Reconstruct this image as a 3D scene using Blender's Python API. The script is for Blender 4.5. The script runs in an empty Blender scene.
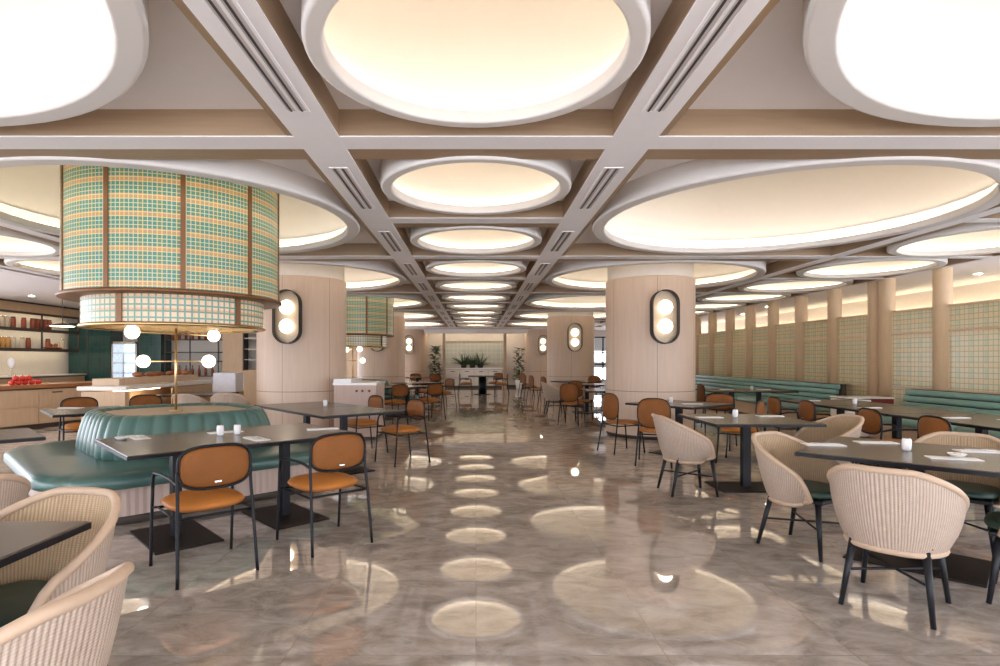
import bpy, bmesh, math, random
from mathutils import Vector, Matrix
random.seed(7)
PI = math.pi
SC = bpy.context.scene
COL = SC.collection
def R(a): return a * PI / 180

# ---------------------------------------------------------------- camera, world, exposure
cam = bpy.data.cameras.new('camera'); co = bpy.data.objects.new('camera', cam); COL.objects.link(co)
co.location = (0, 0, 1.4); co.rotation_euler = (R(90), 0, 0)
cam.sensor_width = 36; cam.lens = 20.52; cam.shift_x = .024; cam.shift_y = .027
cam.clip_start = .05; cam.clip_end = 200
SC.camera = co
w = bpy.data.worlds.new('daylight'); SC.world = w; w.use_nodes = True
w.node_tree.nodes['Background'].inputs[0].default_value = (.86, .90, 1, 1)
w.node_tree.nodes['Background'].inputs[1].default_value = 5.0
SC.view_settings.view_transform = 'Standard'; SC.view_settings.look = 'None'
SC.view_settings.gamma = 1; SC.view_settings.use_curve_mapping = False
SC.view_settings.exposure = 0.42
SC.cycles.max_bounces = 10; SC.cycles.diffuse_bounces = 7; SC.cycles.glossy_bounces = 4
SC.cycles.sample_clamp_indirect = 6; SC.cycles.caustics_reflective = False
LED = 9.0        # strength of the cove strips

# ---------------------------------------------------------------- materials
M = {}
def nt(name):
    m = bpy.data.materials.new(name); m.use_nodes = True; M[name] = m
    t = m.node_tree; return m, t, t.nodes['Principled BSDF']
def N(t, kind, **kw):
    n = t.nodes.new(kind)
    for k, v in kw.items(): setattr(n, k, v)
    return n
def math_(t, op, a, b=None, c=None):
    n = N(t, 'ShaderNodeMath', operation=op)
    for i, v in enumerate((a, b, c)):
        if v is None: continue
        if isinstance(v, (int, float)): n.inputs[i].default_value = v
        else: t.links.new(v, n.inputs[i])
    return n.outputs[0]
def mix(t, f, a, b):
    n = N(t, 'ShaderNodeMix', data_type='RGBA')
    for s, v in ((n.inputs[0], f), (n.inputs[6], a), (n.inputs[7], b)):
        if isinstance(v, (int, float)): s.default_value = v
        elif isinstance(v, tuple): s.default_value = (*v, 1)
        else: t.links.new(v, s)
    return n.outputs[2]
def plain(name, col, rough=.5, metal=0, var=.06, scale=12, bump=0, coat=0, spec=.5, emit=0, ecol=None, grain=None):
    """a colour with a soft procedural variation"""
    m, t, p = nt(name)
    tc = N(t, 'ShaderNodeTexCoord'); mp = N(t, 'ShaderNodeMapping')
    t.links.new(tc.outputs['Object'], mp.inputs[0])
    if grain: mp.inputs['Scale'].default_value = grain
    no = N(t, 'ShaderNodeTexNoise'); no.inputs['Scale'].default_value = scale; no.inputs['Detail'].default_value = 4
    t.links.new(mp.outputs[0], no.inputs[0])
    lo = tuple(max(0, c * (1 - var * 2)) for c in col); hi = tuple(min(1, c * (1 + var * 2)) for c in col)
    t.links.new(mix(t, no.outputs[0], lo, hi), p.inputs['Base Color'])
    p.inputs['Roughness'].default_value = rough; p.inputs['Metallic'].default_value = metal
    p.inputs['Specular IOR Level'].default_value = spec
    p.inputs['Coat Weight'].default_value = coat
    if emit:
        p.inputs['Emission Color'].default_value = (*(ecol or col), 1); p.inputs['Emission Strength'].default_value = emit
    if bump:
        b = N(t, 'ShaderNodeBump'); b.inputs['Strength'].default_value = bump; b.inputs['Distance'].default_value = .01
        t.links.new(no.outputs[0], b.inputs['Height']); t.links.new(b.outputs[0], p.inputs['Normal'])
    return m
plain('plaster', (.86, .83, .82), .75, var=.01)
plain('plaster_rim_shaded', (.70, .66, .62), .75, var=.01)  # same plaster as the beams, shade put into its colour to offset daylight
plain('dome_plaster', (.88, .83, .76), .8, var=.01)
plain('wall_white', (.66, .61, .55), .8, var=.02)
plain('wall_grey', (.60, .56, .54), .8, var=.02)
plain('led', (1, .9, .7), .5, emit=LED, ecol=(1, .87, .69))
plain('led_small', (1, .9, .7), .5, emit=LED * .75, ecol=(1, .87, .69))
plain('led_soft', (1, .9, .7), .5, emit=14, ecol=(1, .84, .60))
plain('led_dim', (1, .9, .7), .5, emit=6, ecol=(1, .84, .60))
plain('globe', (1, .95, .85), .4, emit=4.5, ecol=(1, .86, .66))
plain('spot', (1, .95, .85), .4, emit=150, ecol=(1, .9, .75))
plain('fridge_light', (.8, .9, 1), .4, emit=1.2, ecol=(.62, .78, 1))
plain('black_metal', (.006, .006, .009), .4, var=.1, spec=.25)
plain('plate_metal', (.016, .010, .008), .5, var=.1, spec=.2)
plain('brass', (.60, .42, .20), .28, metal=1)
plain('dark_bronze', (.20, .09, .035), .4, metal=.3)
plain('satin', (.34, .27, .20), .45, metal=.5)
plain('steel', (.7, .7, .7), .25, metal=1)
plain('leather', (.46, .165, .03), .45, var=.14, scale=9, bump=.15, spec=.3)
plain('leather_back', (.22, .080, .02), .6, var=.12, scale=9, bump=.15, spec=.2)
plain('teal', (.075, .155, .135), .3, var=.1, scale=5, bump=.15, spec=.6)
plain('teal_bench', (.20, .36, .315), .36, var=.08, scale=5, bump=.1)
plain('green_cushion', (.03, .065, .05), .45, var=.1, scale=20)
plain('dark_wood', (.009, .010, .013), .42, var=.15, spec=.3)
plain('rattan_rim', (.52, .38, .27), .5, var=.07, scale=20)
plain('napkin', (.82, .80, .77), .8, var=.02)
plain('ceramic', (.85, .84, .84), .25, var=.01)
plain('worktop', (.33, .13, .05), .3, var=.15, scale=4, grain=(1, .1, 1))
plain('stone_white', (.78, .73, .67), .3, var=.03)
plain('toe_kick', (.06, .045, .035), .6)
plain('fruit', (.62, .03, .015), .3, var=.15)
plain('brown_food', (.28, .1, .035), .6, var=.25, scale=20)
plain('jar_amber', (.62, .33, .10), .25, var=.15)
plain('jar_red', (.30, .07, .03), .25, var=.15)
plain('jar_pale', (.66, .56, .42), .25, var=.1)
plain('leaf', (.045, .085, .035), .5, var=.3, scale=8)
plain('bark', (.12, .08, .05), .8)
plain('pot_dark', (.05, .04, .04), .5)
plain('red_panel', (.16, .02, .015), .35)
plain('display', (.74, .74, .80), .5)
plain('blind', (.62, .66, .72), .6)
def wood(name, c1, c2, grain=(9, 9, .7), rough=.45, plank=0):
    m, t, p = nt(name)
    tc = N(t, 'ShaderNodeTexCoord'); mp = N(t, 'ShaderNodeMapping'); mp.inputs['Scale'].default_value = grain
    t.links.new(tc.outputs['Object'], mp.inputs[0])
    n1 = N(t, 'ShaderNodeTexNoise'); n1.inputs['Scale'].default_value = 3; n1.inputs['Detail'].default_value = 6; n1.inputs['Distortion'].default_value = .6
    t.links.new(mp.outputs[0], n1.inputs[0])
    t.links.new(mix(t, n1.outputs[0], c1, c2), p.inputs['Base Color'])
    p.inputs['Roughness'].default_value = rough
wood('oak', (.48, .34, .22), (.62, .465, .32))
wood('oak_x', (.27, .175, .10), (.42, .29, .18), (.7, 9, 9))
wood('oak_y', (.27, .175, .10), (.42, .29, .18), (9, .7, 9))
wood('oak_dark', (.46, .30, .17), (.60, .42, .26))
wood('table_wood', (.058, .043, .034), (.10, .077, .062), (.8, 10, 6), .24)
wood('oak_post', (.56, .385, .225), (.70, .51, .32))
wood('pink_ribs', (.50, .37, .31), (.60, .46, .39), (9, 9, .5))
# seamed panel wood of the round columns
m, t, p = nt('column_wood')
tc = N(t, 'ShaderNodeTexCoord'); mp = N(t, 'ShaderNodeMapping'); mp.inputs['Scale'].default_value = (12, 12, .6)
t.links.new(tc.outputs['Object'], mp.inputs[0])
n1 = N(t, 'ShaderNodeTexNoise'); n1.inputs['Scale'].default_value = 2.4; n1.inputs['Detail'].default_value = 6
t.links.new(mp.outputs[0], n1.inputs[0])
uv = N(t, 'ShaderNodeUVMap'); sep = N(t, 'ShaderNodeSeparateXYZ'); t.links.new(uv.outputs[0], sep.inputs[0])
seam = math_(t, 'LESS_THAN', math_(t, 'FRACT', math_(t, 'DIVIDE', sep.outputs[0], .8482 * 1.0)), .009)
seam2 = math_(t, 'LESS_THAN', math_(t, 'ABSOLUTE', math_(t, 'SUBTRACT', sep.outputs[1], .84)), .006)
sm = math_(t, 'MAXIMUM', seam, seam2)
t.links.new(mix(t, sm, mix(t, n1.outputs[0], (.53, .395, .30), (.68, .53, .415)), (.26, .18, .12)), p.inputs['Base Color'])
p.inputs['Roughness'].default_value = .5
# polished marble floor
m, t, p = nt('marble')
tc = N(t, 'ShaderNodeTexCoord')
mp = N(t, 'ShaderNodeMapping'); mp.inputs['Scale'].default_value = (1, 1.7, 1); mp.inputs['Rotation'].default_value = (0, 0, .5)
t.links.new(tc.outputs['Object'], mp.inputs[0])
br = N(t, 'ShaderNodeTexBrick'); br.offset = 0; br.inputs['Scale'].default_value = 1
br.inputs['Brick Width'].default_value = .9; br.inputs['Row Height'].default_value = .9; br.inputs['Mortar Size'].default_value = .003
br.inputs['Color1'].default_value = (0, 0, 0, 1); br.inputs['Color2'].default_value = (1, 1, 1, 1); br.inputs['Mortar'].default_value = (.5, .5, .5, 1)
t.links.new(tc.outputs['Object'], br.inputs[0])
off = N(t, 'ShaderNodeVectorMath', operation='MULTIPLY_ADD')   # every slab shifts the veins
t.links.new(br.outputs[0], off.inputs[0]); off.inputs[1].default_value = (4, 7, 0); t.links.new(mp.outputs[0], off.inputs[2])
n1 = N(t, 'ShaderNodeTexNoise'); n1.inputs['Scale'].default_value = 3.8; n1.inputs['Detail'].default_value = 10; n1.inputs['Roughness'].default_value = .66; n1.inputs['Distortion'].default_value = .7
t.links.new(off.outputs[0], n1.inputs[0])
n2 = N(t, 'ShaderNodeTexNoise'); n2.inputs['Scale'].default_value = 1.9; n2.inputs['Detail'].default_value = 7; n2.inputs['Distortion'].default_value = 2.2
t.links.new(off.outputs[0], n2.inputs[0])
ve = math_(t, 'ABSOLUTE', math_(t, 'SUBTRACT', n2.outputs[0], .5))
vein = N(t, 'ShaderNodeMapRange'); vein.inputs[1].default_value = 0; vein.inputs[2].default_value = .022; vein.inputs[3].default_value = .55; vein.inputs[4].default_value = 0
t.links.new(ve, vein.inputs[0])
cr = N(t, 'ShaderNodeMapRange'); cr.inputs[1].default_value = .34; cr.inputs[2].default_value = .66; t.links.new(n1.outputs[0], cr.inputs[0])
base = mix(t, cr.outputs[0], (.31, .27, .24), (.66, .59, .53))
c = mix(t, vein.outputs[0], base, (.55, .47, .40))
c = mix(t, math_(t, 'MULTIPLY', br.outputs['Fac'], .22), c, (.12, .10, .08))
t.links.new(c, p.inputs['Base Color']); p.inputs['Roughness'].default_value = .012; p.inputs['IOR'].default_value = 3.9
# plaid weaves (UV in metres)
def plaid(name, cell, big, ground, alt, line, stripe, rough, emit, lw=.2, bw=.3):
    m, t, p = nt(name)
    uv = N(t, 'ShaderNodeUVMap'); s = N(t, 'ShaderNodeSeparateXYZ'); t.links.new(uv.outputs[0], s.inputs[0])
    def fr(o, per, ph=0.): return math_(t, 'FRACT', math_(t, 'ADD', math_(t, 'DIVIDE', o, per), ph + 50))
    u, v = s.outputs[0], s.outputs[1]
    lu = math_(t, 'LESS_THAN', fr(u, cell), lw); lv = math_(t, 'LESS_THAN', fr(v, cell), lw)
    bu = math_(t, 'LESS_THAN', fr(u, big), bw); bv = math_(t, 'LESS_THAN', fr(v, big), bw)
    c = mix(t, math_(t, 'MULTIPLY', bu, .75), ground, alt)
    c = mix(t, math_(t, 'MULTIPLY', bv, .70), c, stripe)
    c = mix(t, math_(t, 'MULTIPLY', math_(t, 'MULTIPLY', bu, bv), .5), c, stripe)
    c = mix(t, math_(t, 'MULTIPLY', math_(t, 'MAXIMUM', lu, lv), .85), c, line)
    t.links.new(c, p.inputs['Base Color']); p.inputs['Roughness'].default_value = rough
    if emit: t.links.new(c, p.inputs['Emission Color']); p.inputs['Emission Strength'].default_value = emit
plaid('plaid_lantern', .040, .160, (.065, .235, .19), (.13, .23, .12), (.66, .56, .33), (.58, .29, .10), .3, .11, .18, .34)
plaid('plaid_lower', .062, .124, (.66, .50, .32), (.60, .42, .26), (.04, .24, .20), (.58, .28, .14), .25, .13, .26, .3)
plaid('plaid_screen', .085, .255, (.68, .57, .35), (.50, .50, .32), (.30, .37, .24), (.72, .53, .29), .22, 0, .15, .28)
plaid('plaid_pale', .22, .88, (.44, .47, .43), (.40, .44, .41), (.62, .56, .46), (.46, .47, .42), .3, 0, .12)
# woven cane: vertical staves crossed by fine strands
def cane(name, gap, lo, hi):
    m, t, p = nt(name)
    uv = N(t, 'ShaderNodeUVMap'); s = N(t, 'ShaderNodeSeparateXYZ'); t.links.new(uv.outputs[0], s.inputs[0])
    su = math_(t, 'ABSOLUTE', math_(t, 'SINE', math_(t, 'MULTIPLY', s.outputs[0], PI / .016)))
    sv = math_(t, 'ABSOLUTE', math_(t, 'SINE', math_(t, 'MULTIPLY', s.outputs[1], PI / .0085)))
    hh = math_(t, 'ADD', math_(t, 'MULTIPLY', su, .75), math_(t, 'MULTIPLY', sv, .25))
    no = N(t, 'ShaderNodeTexNoise'); no.inputs['Scale'].default_value = 30; t.links.new(uv.outputs[0], no.inputs[0])
    c = mix(t, hh, gap, mix(t, no.outputs[0], lo, hi))
    t.links.new(c, p.inputs['Base Color']); p.inputs['Roughness'].default_value = .6
    b = N(t, 'ShaderNodeBump'); b.inputs['Strength'].default_value = .7; b.inputs['Distance'].default_value = .006
    t.links.new(hh, b.inputs['Height']); t.links.new(b.outputs[0], p.inputs['Normal'])
cane('wicker', (.33, .235, .16), (.48, .38, .31), (.64, .53, .45))
cane('wicker_inner_lit', (.30, .19, .10), (.47, .34, .21), (.60, .45, .29))  # same cane, with the warm light inside the shell put into its colour
# dark green glazed tiles
m, t, p = nt('green_tile')
tc = N(t, 'ShaderNodeTexCoord'); mp = N(t, 'ShaderNodeMapping'); mp.inputs['Rotation'].default_value = (R(90), 0, 0); t.links.new(tc.outputs['Object'], mp.inputs[0])
br = N(t, 'ShaderNodeTexBrick'); br.offset = 0; br.inputs['Scale'].default_value = 1; br.inputs['Brick Width'].default_value = .12; br.inputs['Row Height'].default_value = .3; br.inputs['Mortar Size'].default_value = .006
br.inputs['Color1'].default_value = (.012, .05, .048, 1); br.inputs['Color2'].default_value = (.018, .065, .06, 1); br.inputs['Mortar'].default_value = (.04, .07, .065, 1)
t.links.new(mp.outputs[0], br.inputs[0]); t.links.new(br.outputs[0], p.inputs['Base Color']); p.inputs['Roughness'].default_value = .15
# clear glass for jars and fridge door
m, t, p = nt('glass')
p.inputs['Base Color'].default_value = (.9, .95, .95, 1); p.inputs['Roughness'].default_value = .05
tr = N(t, 'ShaderNodeBsdfTransparent'); mx = N(t, 'ShaderNodeMixShader'); mx.inputs[0].default_value = .14
t.links.new(tr.outputs[0], mx.inputs[1]); t.links.new(p.outputs[0], mx.inputs[2]); t.links.new(mx.outputs[0], t.nodes['Material Output'].inputs[0])

# ---------------------------------------------------------------- mesh helpers
class MB:
    def __init__(s): s.bm = bmesh.new(); s.uv = s.bm.loops.layers.uv.new('UVMap')
    def face(s, vs, smooth=False, uvs=None):
        try: f = s.bm.faces.new(vs)
        except ValueError: return
        f.smooth = smooth
        if uvs:
            for l, q in zip(f.loops, uvs): l[s.uv].uv = q
    def box(s, x0, x1, y0, y1, z0, z1, bev=0, rz=0, c=None):
        g = bmesh.ops.create_cube(s.bm, size=1)
        vs = g['verts']
        cx, cy, cz = (x0 + x1) / 2, (y0 + y1) / 2, (z0 + z1) / 2
        for v in vs: v.co = Vector((cx + v.co.x * (x1 - x0), cy + v.co.y * (y1 - y0), cz + v.co.z * (z1 - z0)))
        if rz:
            cc = Vector(c or (cx, cy, 0)); m = Matrix.Rotation(rz, 3, 'Z')
            for v in vs: v.co = m @ (v.co - cc) + cc
        if bev:
            es = list({e for v in vs for e in v.link_edges})
            bmesh.ops.bevel(s.bm, geom=es, offset=bev, segments=2, affect='EDGES', profile=.5)
        return s
    def loft(s, rings, closed=True, cap0=False, cap1=False, smooth=True, uvs=None):
        """rings: list of point lists"""
        V = [[s.bm.verts.new(p) for p in r] for r in rings]
        n = len(rings[0]); m = n if closed else n - 1
        for i in range(len(V) - 1):
            for j in range(m):
                k = (j + 1) % n
                q = None
                if uvs: q = [uvs(i, j), uvs(i, j + 1), uvs(i + 1, j + 1), uvs(i + 1, j)]
                s.face([V[i][j], V[i][k], V[i + 1][k], V[i + 1][j]], smooth, q)
        if cap0: s.face(list(reversed(V[0])))
        if cap1: s.face(V[-1])
        return s
    def lathe(s, prof, n=48, c=(0, 0, 0), cap0=False, cap1=False, smooth=True, R_uv=None):
        rings = [[(c[0] + r * math.cos(2 * PI * j / n), c[1] + r * math.sin(2 * PI * j / n), c[2] + z) for j in range(n)] for r, z in prof]
        uv = (lambda i, j: (2 * PI * j / n * (R_uv or 1), prof[i][1]))
        return s.loft(rings, True, cap0, cap1, smooth, uv)
    def cyl(s, x, y, z0, z1, r, n=16, r2=None):
        return s.lathe([(r, z0), (r2 if r2 is not None else r, z1)], n, (x, y, 0), True, True)
    def tube(s, pts, r, n=8, closed=False, smooth_path=0, r1=None, flat=1):
        P = [Vector(p) for p in pts]
        if smooth_path: P = catmull(P, smooth_path, closed)
        L = len(P); rings = []; up = None
        for i in range(L):
            if closed: d = P[(i + 1) % L] - P[i - 1]
            else: d = P[min(i + 1, L - 1)] - P[max(i - 1, 0)]
            d.normalize()
            if up is None:
                up = Vector((0, 0, 1)) if abs(d.z) < .9 else Vector((1, 0, 0))
            a = (up - d * up.dot(d)).normalized(); b = d.cross(a); up = a
            rr = r if r1 is None else r + (r1 - r) * i / (L - 1)
            rings.append([P[i] + (a * math.cos(2 * PI * j / n) * flat + b * math.sin(2 * PI * j / n)) * rr for j in range(n)])
        if closed: rings.append(rings[0])
        s.loft(rings, True, not closed, not closed)
        if closed: bmesh.ops.remove_doubles(s.bm, verts=s.bm.verts[:], dist=1e-6)
        return s
    def ball(s, c, r, n=16, sc=(1, 1, 1)):
        g = bmesh.ops.create_uvsphere(s.bm, u_segments=n, v_segments=max(6, n // 2), radius=r)
        for v in g['verts']:
            v.co = Vector((v.co.x * sc[0] + c[0], v.co.y * sc[1] + c[1], v.co.z * sc[2] + c[2]))
            for f in v.link_faces: f.smooth = True
        return s
    def pillow(s, c, half, e=2.6, ez=2.2, n=28, m=10, axis='z', dome=0):
        """superellipsoid cushion; axis = thin direction"""
        def pw(a, q): return math.copysign(abs(a) ** q, a)
        rings = []
        for i in range(m + 1):
            ph = -PI / 2 + PI * i / m
            cp, sp = pw(math.cos(ph), 2 / ez), pw(math.sin(ph), 2 / ez)
            if i in (0, m): cp = .001
            ring = []
            for j in range(n):
                th = 2 * PI * j / n
                x, y, z = half[0] * cp * pw(math.cos(th), 2 / e), half[1] * cp * pw(math.sin(th), 2 / e), half[2] * sp
                if axis == 'y': x, y, z = x, -z + dome * x * x, y
                ring.append((c[0] + x, c[1] + y, c[2] + z))
            rings.append(ring)
        return s.loft(rings, True, True, True)
    def build(s, name, mat, parent=None, mats=None):
        bmesh.ops.recalc_face_normals(s.bm, faces=s.bm.faces[:])
        me = bpy.data.meshes.new(name); s.bm.to_mesh(me); s.bm.free()
        me.materials.append(M[mat])
        o = bpy.data.objects.new(name, me); COL.objects.link(o)
        if parent: o.parent = parent
        return o
def catmull(P, k, closed):
    out = []; L = len(P)
    rng = range(L) if closed else range(L - 1)
    for i in rng:
        p0 = P[i - 1] if (closed or i > 0) else P[0]
        p1, p2 = P[i], P[(i + 1) % L]
        p3 = P[(i + 2) % L] if (closed or i + 2 < L) else P[-1]
        for j in range(k):
            t = j / k
            out.append(.5 * ((2 * p1) + (p2 - p0) * t + (2 * p0 - 5 * p1 + 4 * p2 - p3) * t * t + (3 * p1 - p0 - 3 * p2 + p3) * t ** 3))
    if not closed: out.append(P[-1])
    return out
def tag(o, label=None, cat=None, group=None, kind=None):
    if label: o['label'] = label
    if cat: o['category'] = cat
    if group: o['group'] = group
    if kind: o['kind'] = kind
    return o
def thing(name, label, cat, loc=(0, 0, 0), rz=0, group=None):
    o = bpy.data.objects.new(name, None); COL.objects.link(o); o.empty_display_size = .1
    o.location = loc; o.rotation_euler = (0, 0, rz)
    return tag(o, label, cat, group)
def struct(name, mb, mat): return tag(mb.build(name, mat), kind='structure')
def dup(root, label, loc, rz=0, group=None, parent=None):
    """a copy of a thing with copies of its parts and sub-parts"""
    c = root.copy(); COL.objects.link(c)
    if parent is None:
        c.location = loc; c.rotation_euler = (0, 0, rz)
        if label: c['label'] = label
        if group: c['group'] = group
    else: c.parent = parent
    for ch in list(KIDS.get(root.name, [])):
        dup(ch, None, None, parent=c)
    return c
KIDS = {}
def index_kids():
    KIDS.clear()
    for o in COL.objects:
        if o.parent: KIDS.setdefault(o.parent.name, []).append(o)
class Placer:
    """first use moves the prototype, later ones copy it"""
    def __init__(s, root): s.root = root; s.used = False; index_kids()
    def put(s, label, loc, rz=0, group=None):
        if not s.used:
            s.used = True; s.root.location = loc; s.root.rotation_euler = (0, 0, rz); s.root['label'] = label
            if group: s.root['group'] = group
            return s.root
        return dup(s.root, label, loc, rz, group)
def facing(fx, fy): return math.atan2(-fx, fy)
ORD = ['first', 'second', 'third', 'fourth', 'fifth', 'sixth', 'seventh', 'eighth', 'ninth', 'tenth', 'eleventh', 'twelfth']

# ---------------------------------------------------------------- the setting
ZB = 2.93; ZR = 3.12; YE = 26.65; Y0 = -4.0
P = 2.25; XK = 4.02
struct('floor', MB().box(-12.4, 11.0, Y0, 30, -.1, 0), 'marble')

def cell(mb, x0, x1, y0, y1, cx, cy, r, z, n=64):
    """recessed ceiling panel of one coffer with a round hole"""
    outer, inner = [], []
    angs = sorted([2 * PI * j / n for j in range(n)] + [math.atan2(yy - cy, xx - cx) % (2 * PI) for xx in (x0, x1) for yy in (y0, y1)])
    for a in angs:
        ca, sa = math.cos(a), math.sin(a)
        k = min(((x1 - cx) / ca if ca > 1e-9 else (x0 - cx) / ca if ca < -1e-9 else 1e9), ((y1 - cy) / sa if sa > 1e-9 else (y0 - cy) / sa if sa < -1e-9 else 1e9))
        outer.append((cx + ca * k, cy + sa * k, z)); inner.append((cx + ca * r, cy + sa * r, z))
    mb.loft([outer, inner], True, smooth=False)
ceil = MB(); BEAM_Z = ZR + .02
CENTRE = [(0, 2.895 - P + P * k) for k in range(0, 12)]
SIDE = [(s * 3.28, 1.77 + 4.5 * k) for s in (-1, 1) for k in range(6)]
OUTER = [(s * 6.62, 5.145 + P * k) for s in (-1, 1) for k in range(10)]
for x, y in CENTRE: cell(ceil, -1.1, 1.1, y - P / 2, y + P / 2, x, y, .84, ZR)
for x, y in SIDE: cell(ceil, min(math.copysign(1.1, x), math.copysign(5.4, x)), max(math.copysign(1.1, x), math.copysign(5.4, x)), y - P, y + P, x, y, 1.93, ZR)
for x, y in OUTER: cell(ceil, min(math.copysign(5.4, x), math.copysign(7.85, x)), max(math.copysign(5.4, x), math.copysign(7.85, x)), y - P / 2, y + P / 2, x, y, 1.04, ZR)
ceil.box(-5.4, 5.4, Y0, -.48 , ZR, ZR + .05)
for s in (-1, 1): ceil.box(min(s * 5.4, s * 7.85), max(s * 5.4, s * 7.85), Y0, 4.02, ZR, ZR + .05)
ceil.box(-7.9, 7.9, YE, 30, ZB, ZB + .2)
ceil.box(7.85, 11, Y0, 30, ZB + .12, ZB + .3); ceil.box(-12.4, -7.85, Y0, 30, ZB + .0, ZB + .3)
ceil.box(-12.4, 11, Y0, 30, 4.0, 4.1)
struct('ceiling', ceil, 'plaster')
# beams: pale board below, oak body above that shows as a ledge
bd_y, bw_y, bd_x, bw_x = MB(), MB(), MB(), MB()
for s in (-1, 1):
    for (a, b, la, lb) in ((.94, 1.25, 0, .05), (5.24, 5.42, .0, .12), (7.70, 7.95, .04, .04)):
        x0, x1 = sorted((s * a, s * b)); bd_y.box(x0, x1, Y0, YE, ZB, ZB + .009)
        x0, x1 = sorted((s * (a - la), s * (b + lb))); bw_y.box(x0, x1, Y0, YE, ZB + .008, ZR + .01)
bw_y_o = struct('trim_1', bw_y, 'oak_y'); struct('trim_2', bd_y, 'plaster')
def cross(x0, x1, y, ledge=.35, near=.11):
    bd_x.box(x0, x1, y - near, y + min(.12, near + .01), ZB + .001, ZB + .0095); bw_x.box(x0, x1, y - near, y + ledge, ZB + .009, ZR + .01)
ks = [XK + P * k for k in range(-2, 11)]
for i, y in enumerate(ks):
    cross(-.95, .95, y)
    if i >= 2:
        cross(5.44, 7.72, y, .07, .07); cross(-7.72, -5.44, y, .07, .07)
    if i % 2 == 0: cross(1.25, 5.25, y); cross(-5.25, -1.25, y)
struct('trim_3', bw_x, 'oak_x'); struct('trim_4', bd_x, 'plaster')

# walls
def glazed(mb, axis, f0, f1, a, b, step=1.9, z0=.25, z1=2.8, top=3.1):  # window openings without panes; those in unseen walls are added for daylight
    def bx(p, q, za, zb):
        if axis == 'x': mb.box(p, q, f0, f1, za, zb)
        else: mb.box(f0, f1, p, q, za, zb)
    bx(a, b, 0, z0); bx(a, b, z1, top)
    n = round((b - a) / step)
    for i in range(n + 1): x = a + (b - a) * i / n; bx(x - .06, x + .06, z0, z1)
wb = MB(); wb.box(-6.9, -1.62, 29.3, 29.5, 0, 3.1); glazed(wb, 'x', 29.3, 29.5, -12.4, -6.9); wb.box(1.42, 5.9, 29.3, 29.5, 0, 3.1); glazed(wb, 'x', 29.3, 29.5, 7.1, 11); wb.box(5.9, 7.1, 29.3, 29.5, 2.6, 3.1)  # window bays at both ends are out of view, added to let daylight in
wb.box(5.9, 7.1, 29.3, 29.5, 0, .35); wb.box(-1.62, 1.42, 29.3, 29.5, 2.36, 3.1); wb.box(-1.62, 1.42, 29.3, 29.5, 0, 1.1)
struct('wall_back', wb, 'wall_grey')
wl = MB().box(-12.4, -12.2, 11.6, 17.8, 0, 3.1); glazed(wl, 'y', -12.4, -12.2, Y0, 11.6); glazed(wl, 'y', -12.4, -12.2, 17.8, 29.3)  # unseen window bays added to bring daylight in from the left
struct('wall_left', wl, 'wall_white')
wr = MB().box(10.8, 11, 8.6, 30, 0, 3.3); glazed(wr, 'y', 10.8, 11, Y0, 8.6, top=3.3); struct('wall_right', wr, 'wall_white')  # near stretch, out of view, has added openings for daylight
wf = MB(); glazed(wf, 'x', Y0 - .2, Y0, -12.4, 11, 2.6, .1, 2.9, 4.1)
struct('wall_front', wf, 'wall_white')
struct('trim_6', MB().box(-6.9, -3.9, 29.25, 29.3, 0, 2.93), 'oak')
struct('trim_5', MB().box(-3.0, 2.9, 28.35, 28.5, 2.72, ZB + .02), 'plaster')       # fascia hiding the wall washer
struct('baseboard_back', MB().box(-2.5, -1.62, 29.27, 29.3, 0, .12).box(1.42, 2.5, 29.27, 29.3, 0, .12), 'toe_kick')
wn = MB()
for x in (5.9, 6.5, 7.04): wn.box(x, x + .06, 29.3, 29.4, .35, 2.6)
for z in (.35, 1.15, 1.75, 2.54): wn.box(5.9, 7.1, 29.3, 29.4, z, z + .06)
struct('window_1', wn, 'dark_wood')
struct('window_2', MB().box(5.95, 7.05, 29.33, 29.34, 1.85, 2.6).box(5.95, 7.05, 29.33, 29.34, 1.0, 1.3), 'blind')
o = tag(MB().box(-2.7, 2.7, 28.52, 28.6, 2.80, 2.84).build('wall_washer', 'led_dim'), 'long hidden light strip glowing along the top of the back wall', 'light strip')

# ---------------------------------------------------------------- ceiling dome lights
def make_dome(Rin, Rout, h, strip='led', name='dome_light'):
    t_ = thing(name, 'x', 'ceiling light')
    w_ = Rout - Rin
    zb = ZB - .012
    prof = [(Rin, 2.99), (Rin, 2.98), (Rin, zb + .02), (Rin, zb + .014), (Rin + .004, zb + .004), (Rin + .014, zb), (Rin + .02, zb), (Rout - .026, zb), (Rout - .02, zb), (Rout - .006, zb + .006), (Rout, zb + .02), (Rout, zb + .026), (Rout, ZR + .05), (Rout, ZR + .06), (Rout - .006, ZR + .06), (Rin + w_ * .95, ZR + .06), (Rin + w_ * .95, ZR + .055), (Rin + w_ * .95, 3.0), (Rin + w_ * .95 - .004, 2.996), (Rin + .006, 2.996), (Rin, 2.993), (Rin, 2.99)]
    MB().lathe(prof, 72).build('rim', 'plaster_rim_shaded', t_)
    Rd = Rin + w_ * .9
    pr = [(Rd, 3.0)] + [(Rd * math.cos(a) ** .7 if i < 14 else .002, 3.14 + h * math.sin(a)) for i, a in [(i, PI / 2 * i / 14) for i in range(15)]]
    MB().lathe(pr, 72).build('dome', 'dome_plaster', t_)
    a, b = Rin + .035, Rin + .06
    MB().lathe([(a, 2.998), (a, 3.005), (b, 3.005), (b, 2.998), (a, 2.998)], 72).build('light_strip', strip, t_)
    return t_
pc = Placer(make_dome(.75, .85, .46, 'led_small')); ps = Placer(make_dome(1.82, 1.965, .80)); po = Placer(make_dome(.93, 1.05, .5, 'led_small'))
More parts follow.
